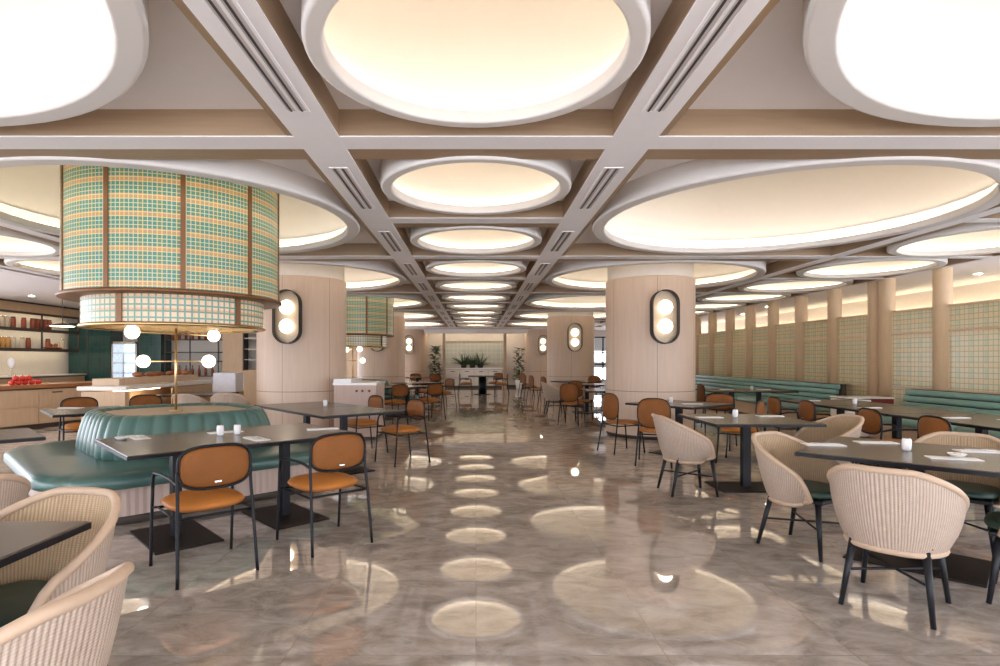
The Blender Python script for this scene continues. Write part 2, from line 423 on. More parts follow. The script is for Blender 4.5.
for i, (x, y) in enumerate(CENTRE):
    pc.put(('round glowing ceiling dome of the aisle row, just above the camera' if i == 0 else 'small round glowing ceiling dome over the central aisle, %s from the camera' % ORD[i - 1]), (x, y, 0), 0, 'domes over the central aisle')
for i, (x, y) in enumerate(SIDE):
    sd = 'left' if x < 0 else 'right'; k = i % 6
    ex = ['cut off by the top corner', 'over the nearest plaid lantern' if x < 0 else 'widest on the right, column free', 'with the nearest column rising into it', 'over the farther tables', 'above the second column', 'last of its row'][k]
    ps.put('large glowing ceiling dome of the %s bay, %s' % (sd, ex), (x, y, 0), 0, 'large domes of the side bays')
for i, (x, y) in enumerate(OUTER):
    sd = 'left' if x < 0 else 'right'; k = i % 10
    po.put('round glowing ceiling dome of the outermost %s row, %s from the camera' % (sd, ORD[k]), (x, y, 0), 0, 'domes of the outer rows')

# linear air vents in the two long beams
t_ = thing('air_vent', 'x', 'air vent')
MB().box(-.075, .075, -.62, -.605, ZB - .006, ZB + .001).box(-.075, .075, .605, .62, ZB - .006, ZB + .001).box(-.075, -.058, -.61, .61, ZB - .006, ZB + .001).box(.058, .075, -.61, .61, ZB - .006, ZB + .001).box(-.008, .008, -.61, .61, ZB - .006, ZB + .001).build('frame', 'plaster', t_)
MB().box(-.058, -.008, -.605, .605, ZB - .002, ZB + .001).box(.008, .058, -.605, .605, ZB - .002, ZB + .001).build('slot', 'wall_grey', t_)
MB().box(-.043, -.031, -.605, .605, ZB - .006, ZB - .001).box(.023, .035, -.605, .605, ZB - .006, ZB - .001).build('opening', 'pot_dark', t_)
pv = Placer(t_)
for s in (-1, 1):
    for i, (x, y) in enumerate(CENTRE[1:]):
        pv.put('long slotted air vent in the %s ceiling beam, %s from the camera' % ('left' if s < 0 else 'right', ORD[i]), (s * 1.095, y, 0), 0, 'slotted vents in the long beams')

# ---------------------------------------------------------------- columns with sconces
t_ = thing('column', 'x', 'column')
MB().lathe([(.81, .06), (.81, 2.87), (.80, 2.885), (.74, 2.885)], 96, R_uv=.81).build('cladding', 'column_wood', t_)
MB().lathe([(.79, 0), (.79, .06)], 64, cap0=True).build('plinth', 'toe_kick', t_)
MB().lathe([(.775, 2.87), (.775, 3.90)], 64).build('neck', 'wall_white', t_)
pcol = Placer(t_)
def pill(w_, h_, n=14):
    r = w_ / 2; out = []
    for i in range(n + 1): a = PI * i / n; out.append((r * math.cos(a), h_ / 2 - r + r * math.sin(a)))
    for i in range(n + 1): a = PI + PI * i / n; out.append((r * math.cos(a), -h_ / 2 + r + r * math.sin(a)))
    return out
t_ = thing('wall_sconce', 'x', 'wall lamp')
po_, pi_ = pill(.47, .94), pill(.442, .912)
# closed frame profile around the pill
mb = MB()
rings = [[(x, y, z) for x, z in q] for q, y in ((po_, .04), (po_, -.13), (pi_, -.13), (pi_, .04), (po_, .04))]
mb.loft(rings, True, smooth=False); mb.build('frame', 'black_metal', t_)
mb = MB(); mb.loft([[(x, .0, z) for x, z in pi_], [(x, -.008, z) for x, z in pi_]], True, True, True, smooth=False); mb.build('back_plate', 'satin', t_)
for z in (-.165, .165): MB().ball((0, -.08, z), .125, 24, (1, .8, 1)).build('globe', 'globe', t_)
psc = Placer(t_)
places = ['nearest', 'middle', 'farthest']
for s, side in ((-1, 'left'), (1, 'right')):
    for k, y in enumerate((10.77, 19.77, 28.77)):
        pcol.put('%s thick round column clad in pale oak %s of the aisle' % (places[k], side), (s * 3.28, y, 0), R(-90 - 8), 'round oak columns')
        psc.put('pill shaped black framed sconce with two globes on the %s %s column' % (places[k], side), (s * 3.28, y - .82, 2.15), 0, 'sconces on the columns')

# ---------------------------------------------------------------- plaid lanterns
def make_lantern():
    t_ = thing('plaid_lantern', 'x', 'pendant lamp')
    MB().lathe([(1.05, 2.04), (1.05, 3.42)], 96, R_uv=1.05).build('upper_shade', 'plaid_lantern', t_)
    MB().lathe([(.885, 1.76), (.885, 2.03)], 96, R_uv=.885).build('lower_shade', 'plaid_lower', t_)
    MB().lathe([(.86, 2.03), (1.075, 2.03), (1.085, 2.04), (1.085, 2.055), (1.06, 2.07), (.86, 2.05), (.86, 2.03)], 96).build('collar', 'dark_bronze', t_)
    MB().lathe([(.84, 1.735), (.905, 1.735), (.91, 1.75), (.90, 1.765), (.84, 1.765), (.84, 1.735)], 96).build('rim', 'brass', t_)
    d = MB().lathe([(.845, 1.77), (.002, 1.77)], 64)
    for k in range(-4, 5):
        L = math.sqrt(.84 ** 2 - (k * .2) ** 2); d.box(k * .2 - .008, k * .2 + .008, -L, L, 1.745, 1.768); d.box(-L, L, k * .2 - .008, k * .2 + .008, 1.745, 1.768)
    d.build('bottom_grille', 'brass', t_)
    for k in range(10):
        a = R(-60 + 36 * k)
        MB().box(1.045, 1.062, -.022, .022, 2.05, 3.42, rz=a, c=(0, 0, 0)).build('rib', 'dark_bronze', t_)
        if k % 2: MB().box(.88, .897, -.03, .03, 1.76, 2.03, rz=a, c=(0, 0, 0)).build('lower_rib', 'dark_bronze', t_)
    return t_
pl = Placer(make_lantern())
pl.put('huge round green plaid lantern hanging at the left over the island sofa', (-3.28, 6.27, 0), 0, 'plaid lanterns')
pl.put('smaller looking green plaid lantern farther off, behind the nearest left column', (-3.28, 15.27, 0), 0, 'plaid lanterns')

# ---------------------------------------------------------------- island sofas, globe lamps
def rsq(half, r, n=12, z=0, mod=None):
    """rounded square outline sampled evenly from the middle of a side; mod gives an outward offset"""
    L = n * 12; st = half - r; arc = PI / 2 * r; side = 2 * st + arc; pts = []
    for i in range(L):
        q, d = divmod(i / L * 4 * side + 1e-9, side)
        if d < st: x, y, nx, ny = half, d, 1, 0
        elif d < st + arc:
            a = (d - st) / r; nx, ny = math.cos(a), math.sin(a); x, y = st + r * nx, st + r * ny
        else: x, y, nx, ny = st - (d - st - arc), half, 0, 1
        o_ = mod(i / L, i, L) if mod else 0
        x += nx * o_; y += ny * o_
        c_, s_ = math.cos(q * PI / 2), math.sin(q * PI / 2)
        pts.append((x * c_ - y * s_, x * s_ + y * c_, z))
    return pts
def make_island():
    t_ = thing('island_sofa', 'x', 'sofa')
    rib = lambda a: (lambda u, i, L: a * (abs(math.sin(PI * i / 8)) ** .6 - .6))
    def seam(u, i, L):
        d = (i + L / 8) % (L / 4); d = min(d, L / 4 - d)
        return -.045 * math.exp(-(d / 1.1) ** 2)
    n = 24
    MB().loft([rsq(1.26, .5, n, z, (lambda u, i, L: .006 * (i % 2))) for z in (.08, .33)], True, True, True, smooth=False).build('base', 'pink_ribs', t_)
    MB().loft([rsq(1.22, .5, n, z) for z in (.0, .08)], True, True, True).build('toe_kick', 'toe_kick', t_)
    prof = [(1.34, .33), (1.385, .335), (1.405, .36), (1.405, .41), (1.39, .44), (1.34, .46), (1.25, .47), (.7, .465), (.6, .46)]
    MB().loft([rsq(h, .58 if h > 1 else .3, n, z - (0), (lambda u, i, L, k=(1 if .34 < z < .45 else .2): seam(u, i, L) * k)) for h, z in prof], True, True, True).build('seat_cushion', 'teal', t_)
    pb = [(.83, .455), (.85, .49), (.84, .6), (.815, .72), (.79, .80), (.765, .85), (.725, .872), (.68, .862), (.65, .83)]
    MB().loft([rsq(h, .46 if h > .7 else .40, n, z, rib(.035)) for h, z in pb], True, False, False).build('backrest', 'teal', t_)
    MB().loft([rsq(.66, .44, n, z) for z in (.80, .84)], True, True, True, smooth=False).build('top_panel', 'oak', t_)
    return t_
pis = Placer(make_island())
def make_lamp():
    t_ = thing('globe_lamp', 'x', 'lamp')
    MB().cyl(0, 0, .84, 1.745, .013, 12).build('pole', 'brass', t_)
    MB().cyl(0, 0, .84, .855, .07, 24).build('base', 'brass', t_)
    for (z, a) in ((1.685, R(62)), (1.385, 0)):
        L = .46 if a else .31
        d = Vector((math.cos(a), math.sin(a), 0)) if not a else Vector((.36, .85, 0)).normalized() * 1.0
        MB().tube([d * -L + Vector((0, 0, z)), d * L + Vector((0, 0, z))], .008).build('arm', 'brass', t_)
        for q in (-1, 1): MB().ball(tuple(d * (L + .05) * q + Vector((0, 0, z))), .07, 20).build('globe', 'globe', t_)
    return t_
pla = Placer(make_lamp())
for k, (y, nm) in enumerate(((6.27, 'teal leather island sofa with tufted round back below the big lantern'), (15.27, 'farther teal island sofa behind the nearest left column'))):
    pis.put(nm, (-3.28, y, 0), R(45), 'teal island sofas')
    pla.put(('slim brass lamp with four white globes rising from the near island sofa', 'brass four globe lamp on the farther island sofa beyond the left column')[k], (-3.3, y, 0), R(55 * k), 'brass globe lamps')

# ---------------------------------------------------------------- chairs
def make_armchair():
    t_ = thing('armchair', 'x', 'chair')
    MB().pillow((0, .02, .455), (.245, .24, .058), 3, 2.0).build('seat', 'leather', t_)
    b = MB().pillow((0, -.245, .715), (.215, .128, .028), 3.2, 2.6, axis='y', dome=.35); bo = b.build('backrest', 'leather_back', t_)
    ring = [(.225 * math.copysign(abs(math.cos(a)) ** (2 / 3.2), math.cos(a)), 0.136 * math.copysign(abs(math.sin(a)) ** (2 / 3.2), math.sin(a))) for a in [2 * PI * i / 40 for i in range(40)]]
    MB().tube([(x, -.245 + .35 * x * x, .715 + z) for x, z in ring], .010, 6, True).build('back_frame', 'black_metal', t_)
    MB().box(-.022, .022, -.281, -.273, .618, .628).build('badge', 'steel', bo)
    for s in (-1, 1):
        MB().tube([(s * .245, -.30, 0), (s * .232, -.255, .4), (s * .226, -.228, .60), (s * .226, -.228, .70)], .011, 8, smooth_path=4).build('leg', 'black_metal', t_)
        MB().tube([(s * .265, .26, 0), (s * .265, .235, .3), (s * .262, .22, .56)], .011, 8, smooth_path=3).build('leg', 'black_metal', t_)
        MB().tube([(s * .262, .22, .55), (s * .262, .205, .615), (s * .26, .15, .645), (s * .24, -.10, .645), (s * .226, -.225, .62)], .011, 8, smooth_path=5).build('armrest', 'black_metal', t_)
    MB().tube([(.235, -.235, .405), (.235, .2, .405), (-.235, .2, .405), (-.235, -.235, .405)], .009, 6, True).tube([(.262, .22, .405), (.23, .2, .405)], .008, 6).tube([(-.262, .22, .405), (-.23, .2, .405)], .008, 6).build('seat_frame', 'black_metal', t_)
    return t_
def make_side():
    t_ = thing('side_chair', 'x', 'chair')
    MB().pillow((0, .02, .455), (.225, .225, .032), 3, 2.4).build('seat', 'leather', t_)
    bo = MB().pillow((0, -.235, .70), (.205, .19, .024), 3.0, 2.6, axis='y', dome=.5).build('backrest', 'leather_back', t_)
    ring = [(.208 * math.copysign(abs(math.cos(a)) ** (2 / 3.0), math.cos(a)), .195 * math.copysign(abs(math.sin(a)) ** (2 / 3.0), math.sin(a))) for a in [2 * PI * i / 40 for i in range(40)]]
    MB().tube([(x, -.235 + .5 * x * x, .70 + z) for x, z in ring], .007, 6, True).build('piping', 'black_metal', bo)
    for s in (-1, 1):
        MB().tube([(s * .225, -.30, 0), (s * .20, -.235, .42), (s * .19, -.212, .56), (s * .185, -.215, .64)], .011, 8, smooth_path=4).build('leg', 'black_metal', t_)
        MB().tube([(s * .225, .24, 0), (s * .20, .19, .43)], .011, 8).build('leg', 'black_metal', t_)
    MB().tube([(.2, -.22, .415), (.2, .19, .415), (-.2, .19, .415), (-.2, -.22, .415)], .009, 6, True).build('seat_frame', 'black_metal', t_)
    return t_
def make_rattan():
    t_ = thing('rattan_chair', 'x', 'chair')
    n, mm = 44, 12; TH = R(128)
    def zt(s): 
        a = abs(s)
        k = max(0, (a - .16) / .84)
        z = .81 - .28 * k ** 1.35
        if a > .86: z -= .12 * ((a - .86) / .14) ** 2
        return z
    def pt(s, t, off=0):
        th = s * TH
        wx = (.235 + (.315 - .235) * math.sin(t * PI / 2) ** .8) ; wy = (.215 + (.335 - .215) * t ** .8)
        if abs(s) > .86: 
            q = ((abs(s) - .86) / .14) ** 2; wx -= .012 * q * t
        z0 = .355 + (.03 * ((abs(s) - .8) / .2) ** 2 if abs(s) > .8 else 0)
        z1 = zt(s)
        rx, ry = wx + off, wy + off
        fw = math.sin(abs(th)) if th else 0
        return Vector((rx * math.copysign(abs(math.sin(th)) ** .85, th) if th else 0, -ry * math.cos(th) * (1 if math.cos(th) > 0 else .95), z0 + (z1 - z0) * t))
    S = [-1 + 2 * i / n for i in range(n + 1)]
    mb = MB()
    for off, wm, wn_ in ((0, 'wicker', 'shell'), (-.012, 'wicker_inner_lit', 'inner_face')):  # inside of the shell carries its honey light as colour
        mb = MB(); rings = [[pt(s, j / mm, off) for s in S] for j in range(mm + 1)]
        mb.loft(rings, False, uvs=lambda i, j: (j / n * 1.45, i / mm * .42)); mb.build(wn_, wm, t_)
    loop = [pt(s, 1, -.006) for s in S] + [pt(1, t, -.006) for t in (.66, .33)] + [pt(s, 0, -.006) for s in reversed(S)] + [pt(-1, t, -.006) for t in (.33, .66)]
    MB().tube(loop, .0185, 10, True).build('rim', 'rattan_rim', t_)
    MB().pillow((0, .045, .445), (.232, .235, .032), 3.2, 3.2).build('seat_cushion', 'green_cushion', t_)
    MB().box(-.20, .20, -.16, .25, .385, .415, .01).build('seat_frame', 'dark_wood', t_)
    for sx in (-1, 1):
        for sy, y0, y1 in ((1, .20, .245), (-1, -.14, -.225)):
            MB().tube([(sx * .165, y0, .40), (sx * .21, y1, 0)], .021, 10, r1=.013).build('leg', 'dark_wood', t_)
    MB().tube([(-.188, -.185, .20), (.188, .222, .20)], .008, 6).tube([(.188, -.185, .20), (-.188, .222, .20)], .008, 6).build('stretcher', 'dark_wood', t_)
    return t_
pa, psd, pr_ = Placer(make_armchair()), Placer(make_side()), Placer(make_rattan())
AC = [  # x, y, facing x, facing y, label
    (-1.84, 3.86, -.67, .74, 'brown leather armchair nearest the camera, at the front left island table'),
    (-1.18, 4.43, -.67, .74, 'brown leather armchair at the right hand front island table, second from the camera'),
    (-1.02, 7.80, -.78, -.62, 'brown armchair at the near corner of the double table beside the left column'),
    (-1.72, 8.62, -.78, -.62, 'brown armchair behind the double table in front of the left column'),
    (-5.62, 8.15, .70, -.70, 'brown armchair behind the dark table at the far left of the island'),
    (-5.00, 8.75, .70, -.70, 'brown armchair just left of the brass pole, behind the island sofa'),
    (-1.84, 12.86, -.67, .74, 'small distant brown armchair with its back to us beside the left column'),
    (-1.10, 13.43, -.67, .74, 'distant brown armchair with full seat showing at the left edge of the aisle'),
    (-.95, 16.60, -.78, -.62, 'distant brown armchair standing farther back along the left aisle edge'),
    (-1.70, 17.6, -.78, -.62, 'distant brown armchair partly behind the table by the second left column'),
    (-2.35, 22.6, .3, -.95, 'faint brown armchair at the far left table near the back plant'),
    (-1.65, 22.3, -.1, -1, 'faint brown armchair at the far left, nearest the aisle'),
    (-.42, 22.9, 1, .1, 'left brown armchair at the table in the middle of the far aisle'),
    (1.02, 22.8, -1, .1, 'right brown armchair at the table in the middle of the far aisle'),
    (.80, 23.85, -.6, -.8, 'brown armchair behind the table in the middle of the far aisle'),
    (3.62, 7.78, -.80, .60, 'brown armchair between the two tables right of the near rattan chair'),
    (3.85, 9.15, -.60, -.80, 'brown armchair behind the table in front of the right column'),
    (4.66, 8.45, 1, -.1, 'small brown armchair facing the bench, farthest of the right wall row'),
    (4.70, 7.68, 1, -.1, 'small brown armchair facing the bench, second farthest of the right wall row'),
    (4.66, 6.40, 1, -.1, 'brown armchair facing the bench, second nearest of the right wall row'),
    (4.68, 5.52, 1, -.1, 'brown armchair facing the bench, nearest of the right wall row')]
for x, y, fx, fy, l in AC: pa.put(l, (x, y, 0), facing(fx, fy), 'brown leather armchairs')
SCH = [
    (2.24, 8.72, .93, .35, 'armless brown chair at the left foot of the nearest right column, seen side on'),
    (2.42, 7.72, .35, .93, 'armless brown chair with its wide back to us, before the nearest right column'),
    (2.10, 12.45, .45, .9, 'distant brown chair at the pedestal table beside the right column, back to us'),
    (2.42, 13.35, .3, -.95, 'distant brown chair on the far side of the pedestal table left of the right column'),
    (2.24, 17.3, .9, .3, 'distant brown chair before the middle right column, behind the white rattan chair'),
    (2.0, 18.6, .9, .3, 'distant brown chair left of the middle right column'),
    (1.95, 20.6, .9, .2, 'far brown chair along the right aisle edge, second from the back'),
    (2.0, 22.4, .9, .2, 'farthest brown chair along the right aisle edge'),
    (3.7, 18.15, -.5, -.85, 'distant brown chair back just above the long table before the middle right column'),
    (4.05, 17.0, -.7, -.7, 'distant brown chair back at the right end of that far table, near the window'),
    (4.95, 12.0, 1, .0, 'brown chair at the left end of the table by the far bench')]
for x, y, fx, fy, l in SCH: psd.put(l, (x, y, 0), facing(fx, fy), 'brown armless chairs')
RC = [
    (2.22, 6.03, 1, .03, 'pale rattan tub chair seen side on left of the middle table on the right'),
    (2.40, 3.27, .73, .68, 'pale rattan tub chair with its full woven back to us, lower right foreground'),
    (2.45, 4.27, .50, -.86, 'pale rattan tub chair at the left corner of the large right foreground table'),
    (3.62, 5.93, -1, -.05, 'honey lit rattan tub chair with its open front to us, behind the right foreground table'),
    (3.62, 4.27, -.70, -.71, 'rattan tub chair behind the large right table, rim arching over the cup'),
    (3.27, 3.25, -.70, .71, 'rattan tub chair cut by the right edge, only green seat and black legs showing'),
    (-1.80, 2.24, -.2, -1, 'rattan tub chair on the left behind the black table corner'),
    (-1.30, 1.49, -1, .06, 'rattan tub chair nearest the camera in the lower left corner'),
    (2.05, 15.0, 1, .03, 'distant white looking rattan chair at the right aisle edge'),
    (-2.72, 2.95, -.8, .6, 'rattan tub chair low at the left edge below the far left black table'),
    (-4.95, 10.0, .2, 1, 'rattan tub chair beyond the island sofa, left one beside the white display box'),
    (-4.35, 10.1, -.2, 1, 'rattan tub chair beyond the island sofa, right one next to the left column')]
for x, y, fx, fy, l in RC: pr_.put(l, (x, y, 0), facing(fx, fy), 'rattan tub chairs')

# ---------------------------------------------------------------- tables
def make_table(lx, ly, plx, ply, peds=(0,)):
    """lx, ly: top size; plate size; pedestals spaced along x"""
    t_ = thing('dining_table', 'x', 'table')
    MB().box(-lx / 2, lx / 2, -ly / 2, ly / 2, .728, .758, .006).build('tabletop', 'table_wood', t_)
    MB().loft([[(x, y, z) for x, y in ((-lx / 2 - .003, -ly / 2 - .003), (lx / 2 + .003, -ly / 2 - .003), (lx / 2 + .003, ly / 2 + .003), (-lx / 2 - .003, ly / 2 + .003))] for z in (.727, .752)], True, True, False, smooth=False).build('edge_band', 'black_metal', t_)
    for p_ in peds:
        MB().box(p_ - .045, p_ + .045, -.035, .035, .012, .728, .004).build('pedestal', 'black_metal', t_)
        MB().box(p_ - plx / 2, p_ + plx / 2, -ply / 2, ply / 2, 0, .014, .003).build('base_plate', 'plate_metal', t_)
        MB().box(p_ - .2, p_ + .2, -.2, .2, .715, .728).build('top_bracket', 'black_metal', t_)
    return t_
tA = Placer(make_table(1.13, .90, .76, .48)); tB = Placer(make_table(1.10, 1.10, .7, .5)); tC = Placer(make_table(1.22, 1.15, .76, .62)); tD = Placer(make_table(1.75, 1.0, .45, .6, (-.28, .3)))
a_ = R(-47)
g = 'dark wood pedestal tables'
tA.put('dark square pedestal table before the island sofa, nearer left one of the joined pair', (-2.38, 4.52, 0), a_, g)
tA.put('dark square pedestal table before the island sofa, farther right one of the joined pair', (-1.72, 5.12, 0), a_, g)
tA.put('dark table at the left end of the picture, beyond the foreground rattan chairs', (-4.33, 4.70, 0), R(45), g)
tA.put('dark table behind the island sofa at its far left, with a brown armchair beyond', (-4.98, 7.35, 0), a_, g)
tA.put('distant dark table before the farther island sofa, left one of two', (-2.36, 13.55, 0), a_, g)
tA.put('distant dark table before the farther island sofa, right one by the aisle', (-1.70, 14.15, 0), a_, g)
tB.put('light catching square table beside the left column, nearer half of the pair', (-1.69, 7.28, 0), R(-49), g)
tB.put('light catching square table beside the left column, farther half of the pair', (-2.41, 8.12, 0), R(-49), g)
tB.put('distant square table beside the farther island sofa, at the aisle', (-1.69, 16.28, 0), R(-49), g)
tB.put('distant square table with white cloths near the far left column', (-2.2, 21.4, 0), 0, g)
t_ = make_table(1.15, 1.1, .7, .7, ()); t_['label'] = 'small square table in the middle of the far aisle before the plant cabinet'; t_.location = (.26, 23.2, 0); t_['group'] = g
MB().cyl(0, 0, .012, .728, .16, 24).build('pedestal', 'black_metal', t_); MB().cyl(0, 0, 0, .014, .34, 32).build('base_plate', 'plate_metal', t_)
tB.put('middle square table on the right with a rattan chair on its left', (2.96, 6.26, 0), 0, g)
tB.put('dark table turned cornerwise in front of the nearest right column', (3.02, 8.48, 0), R(-52), g)
tC.put('large dark table in the right foreground set with napkins and a cup', (3.08, 3.98, 0), R(-45), g)
tC.put('distant table with thick dark post left of the nearest right column', (2.95, 12.3, 0), R(-4), g)
tB.put('distant table before the middle right column with white settings', (2.95, 15.2, 0), 0, g)
tB.put('farther distant table touching the middle right column, catching light', (3.05, 17.3, 0), R(-50), g)
tD.put('long dark table with two posts by the far green bench', (5.75, 12.2, 0), 0, g)
tC.put('dark table by the right wall bench gap, farther of the two with a white cup', (5.5, 8.6, 0), R(90), g)
tC.put('dark table by the right wall bench gap, second along', (5.5, 7.45, 0), R(90), g)
tC.put('dark table at the near green bench, with a napkin near its middle', (5.5, 6.2, 0), R(90), g)
tC.put('dark table at the near green bench, cut by the right edge', (5.5, 5.0, 0), R(90), g)
tC.put('black edged table corner in the lower left foreground', (-2.15, 1.70, 0), R(0), g)
tB.put('small dark table beyond the island sofa beside the rattan chairs', (-5.35, 11.0, 0), 0, g)

# ---------------------------------------------------------------- table ware
t_ = thing('napkin', 'x', 'napkin')
MB().box(-.14, .14, -.06, .06, 0, .006, .002).build('cloth', 'napkin', t_)
MB().box(-.14, .13, -.058, .0, .006, .010, .002).build('fold', 'napkin', t_)
pn = Placer(t_)
TZ = .7585
NK = [(-2.78, 4.70, -47, 'left end of the near island tables'), (-2.22, 5.05, 40, 'beside the pair of shakers, behind them'), (-1.78, 4.62, -47, 'in front of the pair of shakers'), (-1.42, 5.28, 20, 'right end of the near island tables'),
      (2.62, 4.30, -8, 'left corner of the large right table'), (3.10, 4.42, -8, 'back edge of the large right table'), (3.10, 3.70, -20, 'under the small dish on the large right table'), (3.52, 3.98, -15, 'right end of the large right table'),
      (2.60, 6.35, 0, 'left side of the middle right table'), (3.35, 6.5, 0, 'right side of the middle right table'), (3.15, 8.3, 0, 'table before the right column'),
      (5.25, 8.95, 10, 'far table by the bench gap'), (5.25, 7.6, 10, 'second table by the bench gap'), (5.3, 6.3, 10, 'near bench table'), (5.75, 6.1, 10, 'near bench table, close to the seat'), (5.5, 5.3, 10, 'bench table at the right edge'),
      (5.4, 12.3, 0, 'long far table, left half'), (6.2, 12.3, 0, 'long far table, right half'), (-4.7, 4.9, 0, 'far left table'), (-5.4, 7.6, 0, 'table left of the island sofa'), (2.7, 15.2, 0, 'distant right table'), (3.1, 12.2, 0, 'distant table with the thick post')]
for x, y, a, l in NK: pn.put('white folded napkin on the ' + l if not l.startswith(('in ', 'under', 'beside')) else 'white folded napkin ' + l, (x, y, TZ), R(a), 'white folded napkins')
t_ = thing('cup', 'x', 'cup')
MB().lathe([(.002, 0), (.022, 0), (.028, .01), (.030, .05), (.028, .078), (.023, .084), (.002, .081)], 20).build('body', 'ceramic', t_)
MB().lathe([(.002, .086), (.012, .086), (.014, .08)], 12).build('lid', 'steel', t_)
pcp = Placer(t_)
CP = [(-2.18, 4.86, 'left one of the pair of white shakers on the island tables'), (-2.06, 4.92, 'right one of the pair of white shakers on the island tables'), (3.06, 4.05, 'white cup standing on the large right foreground table'), (2.92, 6.42, 'white cup on the middle right table'),
      (2.95, 8.62, 'white cup on the table before the right column'), (-2.1, 7.95, 'white cup on the double table beside the left column'), (5.55, 8.35, 'white cup on the far table by the bench gap'), (5.95, 12.3, 'white cup on the long far bench table'),
      (.3, 23.2, 'white cup on the table in the far aisle'), (2.85, 12.5, 'white cup on the distant table left of the column'), (4.95, 12.5, 'white cup at the left end of the long far table')]
for x, y, l in CP: pcp.put(l, (x, y, TZ), 0, 'white cups and shakers')
t_ = thing('sauce_dish', 'x', 'dish')
MB().lathe([(.002, .004), (.035, .0), (.05, .02), (.053, .022), (.045, .012), (.002, .01)], 24).build('bowl', 'ceramic', t_)
MB().pillow((.0, 0, .02), (.025, .016, .01), 2, 2, 12, 6).build('sachet', 'jar_pale', t_)
pds = Placer(t_)
pds.put('small white dish on the napkin at the front of the large right table', (3.14, 3.72, TZ + .011), 0, 'small dishes')
pds.put('small dish at the left end of the near island tables', (-2.86, 4.60, TZ), 0, 'small dishes')
t_ = thing('fork', 'x', 'fork')
MB().tube([(-.09, 0, .006), (.0, 0, .004), (.03, 0, .008)], .0035, 6, smooth_path=4).build('handle', 'steel', t_)
MB().box(.028, .05, -.012, .012, .004, .008).box(.05, .09, -.012, -.008, .004, .007).box(.05, .09, -.002, .002, .004, .007).box(.05, .09, .008, .012, .004, .007).build('tines', 'steel', t_)
pf = Placer(t_)
for x, y, a, l in ((2.62, 4.30, -8, 'left corner of the large right table'), (3.52, 3.98, -15, 'right end of the large right table'), (-2.78, 4.70, -47, 'left end of the island tables'), (-1.78, 4.62, -47, 'island tables before the shakers')):
    pf.put('steel fork lying on the napkin at the ' + l, (x, y, TZ + .009), R(a), 'steel forks')

# ---------------------------------------------------------------- right wall: posts, plaid screens, benches
t_ = thing('wood_post', 'x', 'post')
MB().lathe([(.135, 0), (.135, ZB)], 32, R_uv=.135, cap0=True).build('shaft', 'oak_post', t_)
MB().lathe([(.145, 0), (.145, .1), (.135, .105)], 32).build('foot', 'oak_dark', t_)
pp = Placer(t_)
PY = [6.95, 8.25, 9.53, 10.82, 11.12, 12.4, 13.68, 14.95, 16.2, 17.5, 18.8, 20.1, 21.4]
pn_ = ['hidden past the frame, first', 'past the right edge, second', 'nearest fully visible, above the near bench', 'nearer one of the touching pair', 'farther one of the touching pair', 'first beyond the touching pair', 'second beyond the touching pair', 'third beyond the touching pair', 'fourth beyond the touching pair', 'fifth beyond the touching pair', 'sixth beyond the touching pair', 'seventh beyond the pair', 'eighth beyond the pair']
for i, y in enumerate(PY):
    if i < 2: continue
    pp.put('round oak post of the right hand plaid screen, ' + pn_[i], (7.8, y, 0), 0, 'round oak posts of the screen')
def make_screen(L):
    t_ = thing('plaid_screen', 'x', 'screen')
    mb = MB(); V = [mb.bm.verts.new(p) for p in ((-.012, 0, .1), (-.012, L, .1), (-.012, L, 2.27), (-.012, 0, 2.27))]
    mb.face(V, False, [(0, .1), (L, .1), (L, 2.27), (0, 2.27)])
    V = [mb.bm.verts.new(p) for p in ((.012, 0, .1), (.012, L, .1), (.012, L, 2.27), (.012, 0, 2.27))]; mb.face(V, False, [(0, .1), (L, .1), (L, 2.27), (0, 2.27)])
    mb.build('glass_panel', 'plaid_screen', t_)
    MB().box(-.04, .04, 0, L, 2.27, 2.31).build('top_rail', 'oak_post', t_)
    MB().box(-.035, .035, 0, L, 1.87, 1.91).build('middle_rail', 'oak_post', t_)
    MB().box(-.035, .035, 0, L, .88, .92).build('lower_rail', 'oak', t_)
    MB().box(-.04, .04, 0, L, 0, .12).build('bottom_rail', 'oak', t_)
    return t_
sc_ = Placer(make_screen(.97))
sl = 'green and tan plaid glass screen panel on the right, '
k = 0
nm = ['beside the right picture edge', 'between near post and touching pair', 'first beyond the touching pair', 'second beyond the touching pair', 'third beyond the touching pair', 'fourth beyond the touching pair', 'fifth beyond the touching pair', 'sixth beyond the pair', 'seventh beyond the pair', 'eighth beyond the pair']
for i in range(1, len(PY) - 1):
    if PY[i + 1] - PY[i] < .5: continue
    sc_.put(sl + nm[k], (7.8, (PY[i] + PY[i + 1]) / 2 - .485, 0), 0, 'plaid glass screen panels'); k += 1
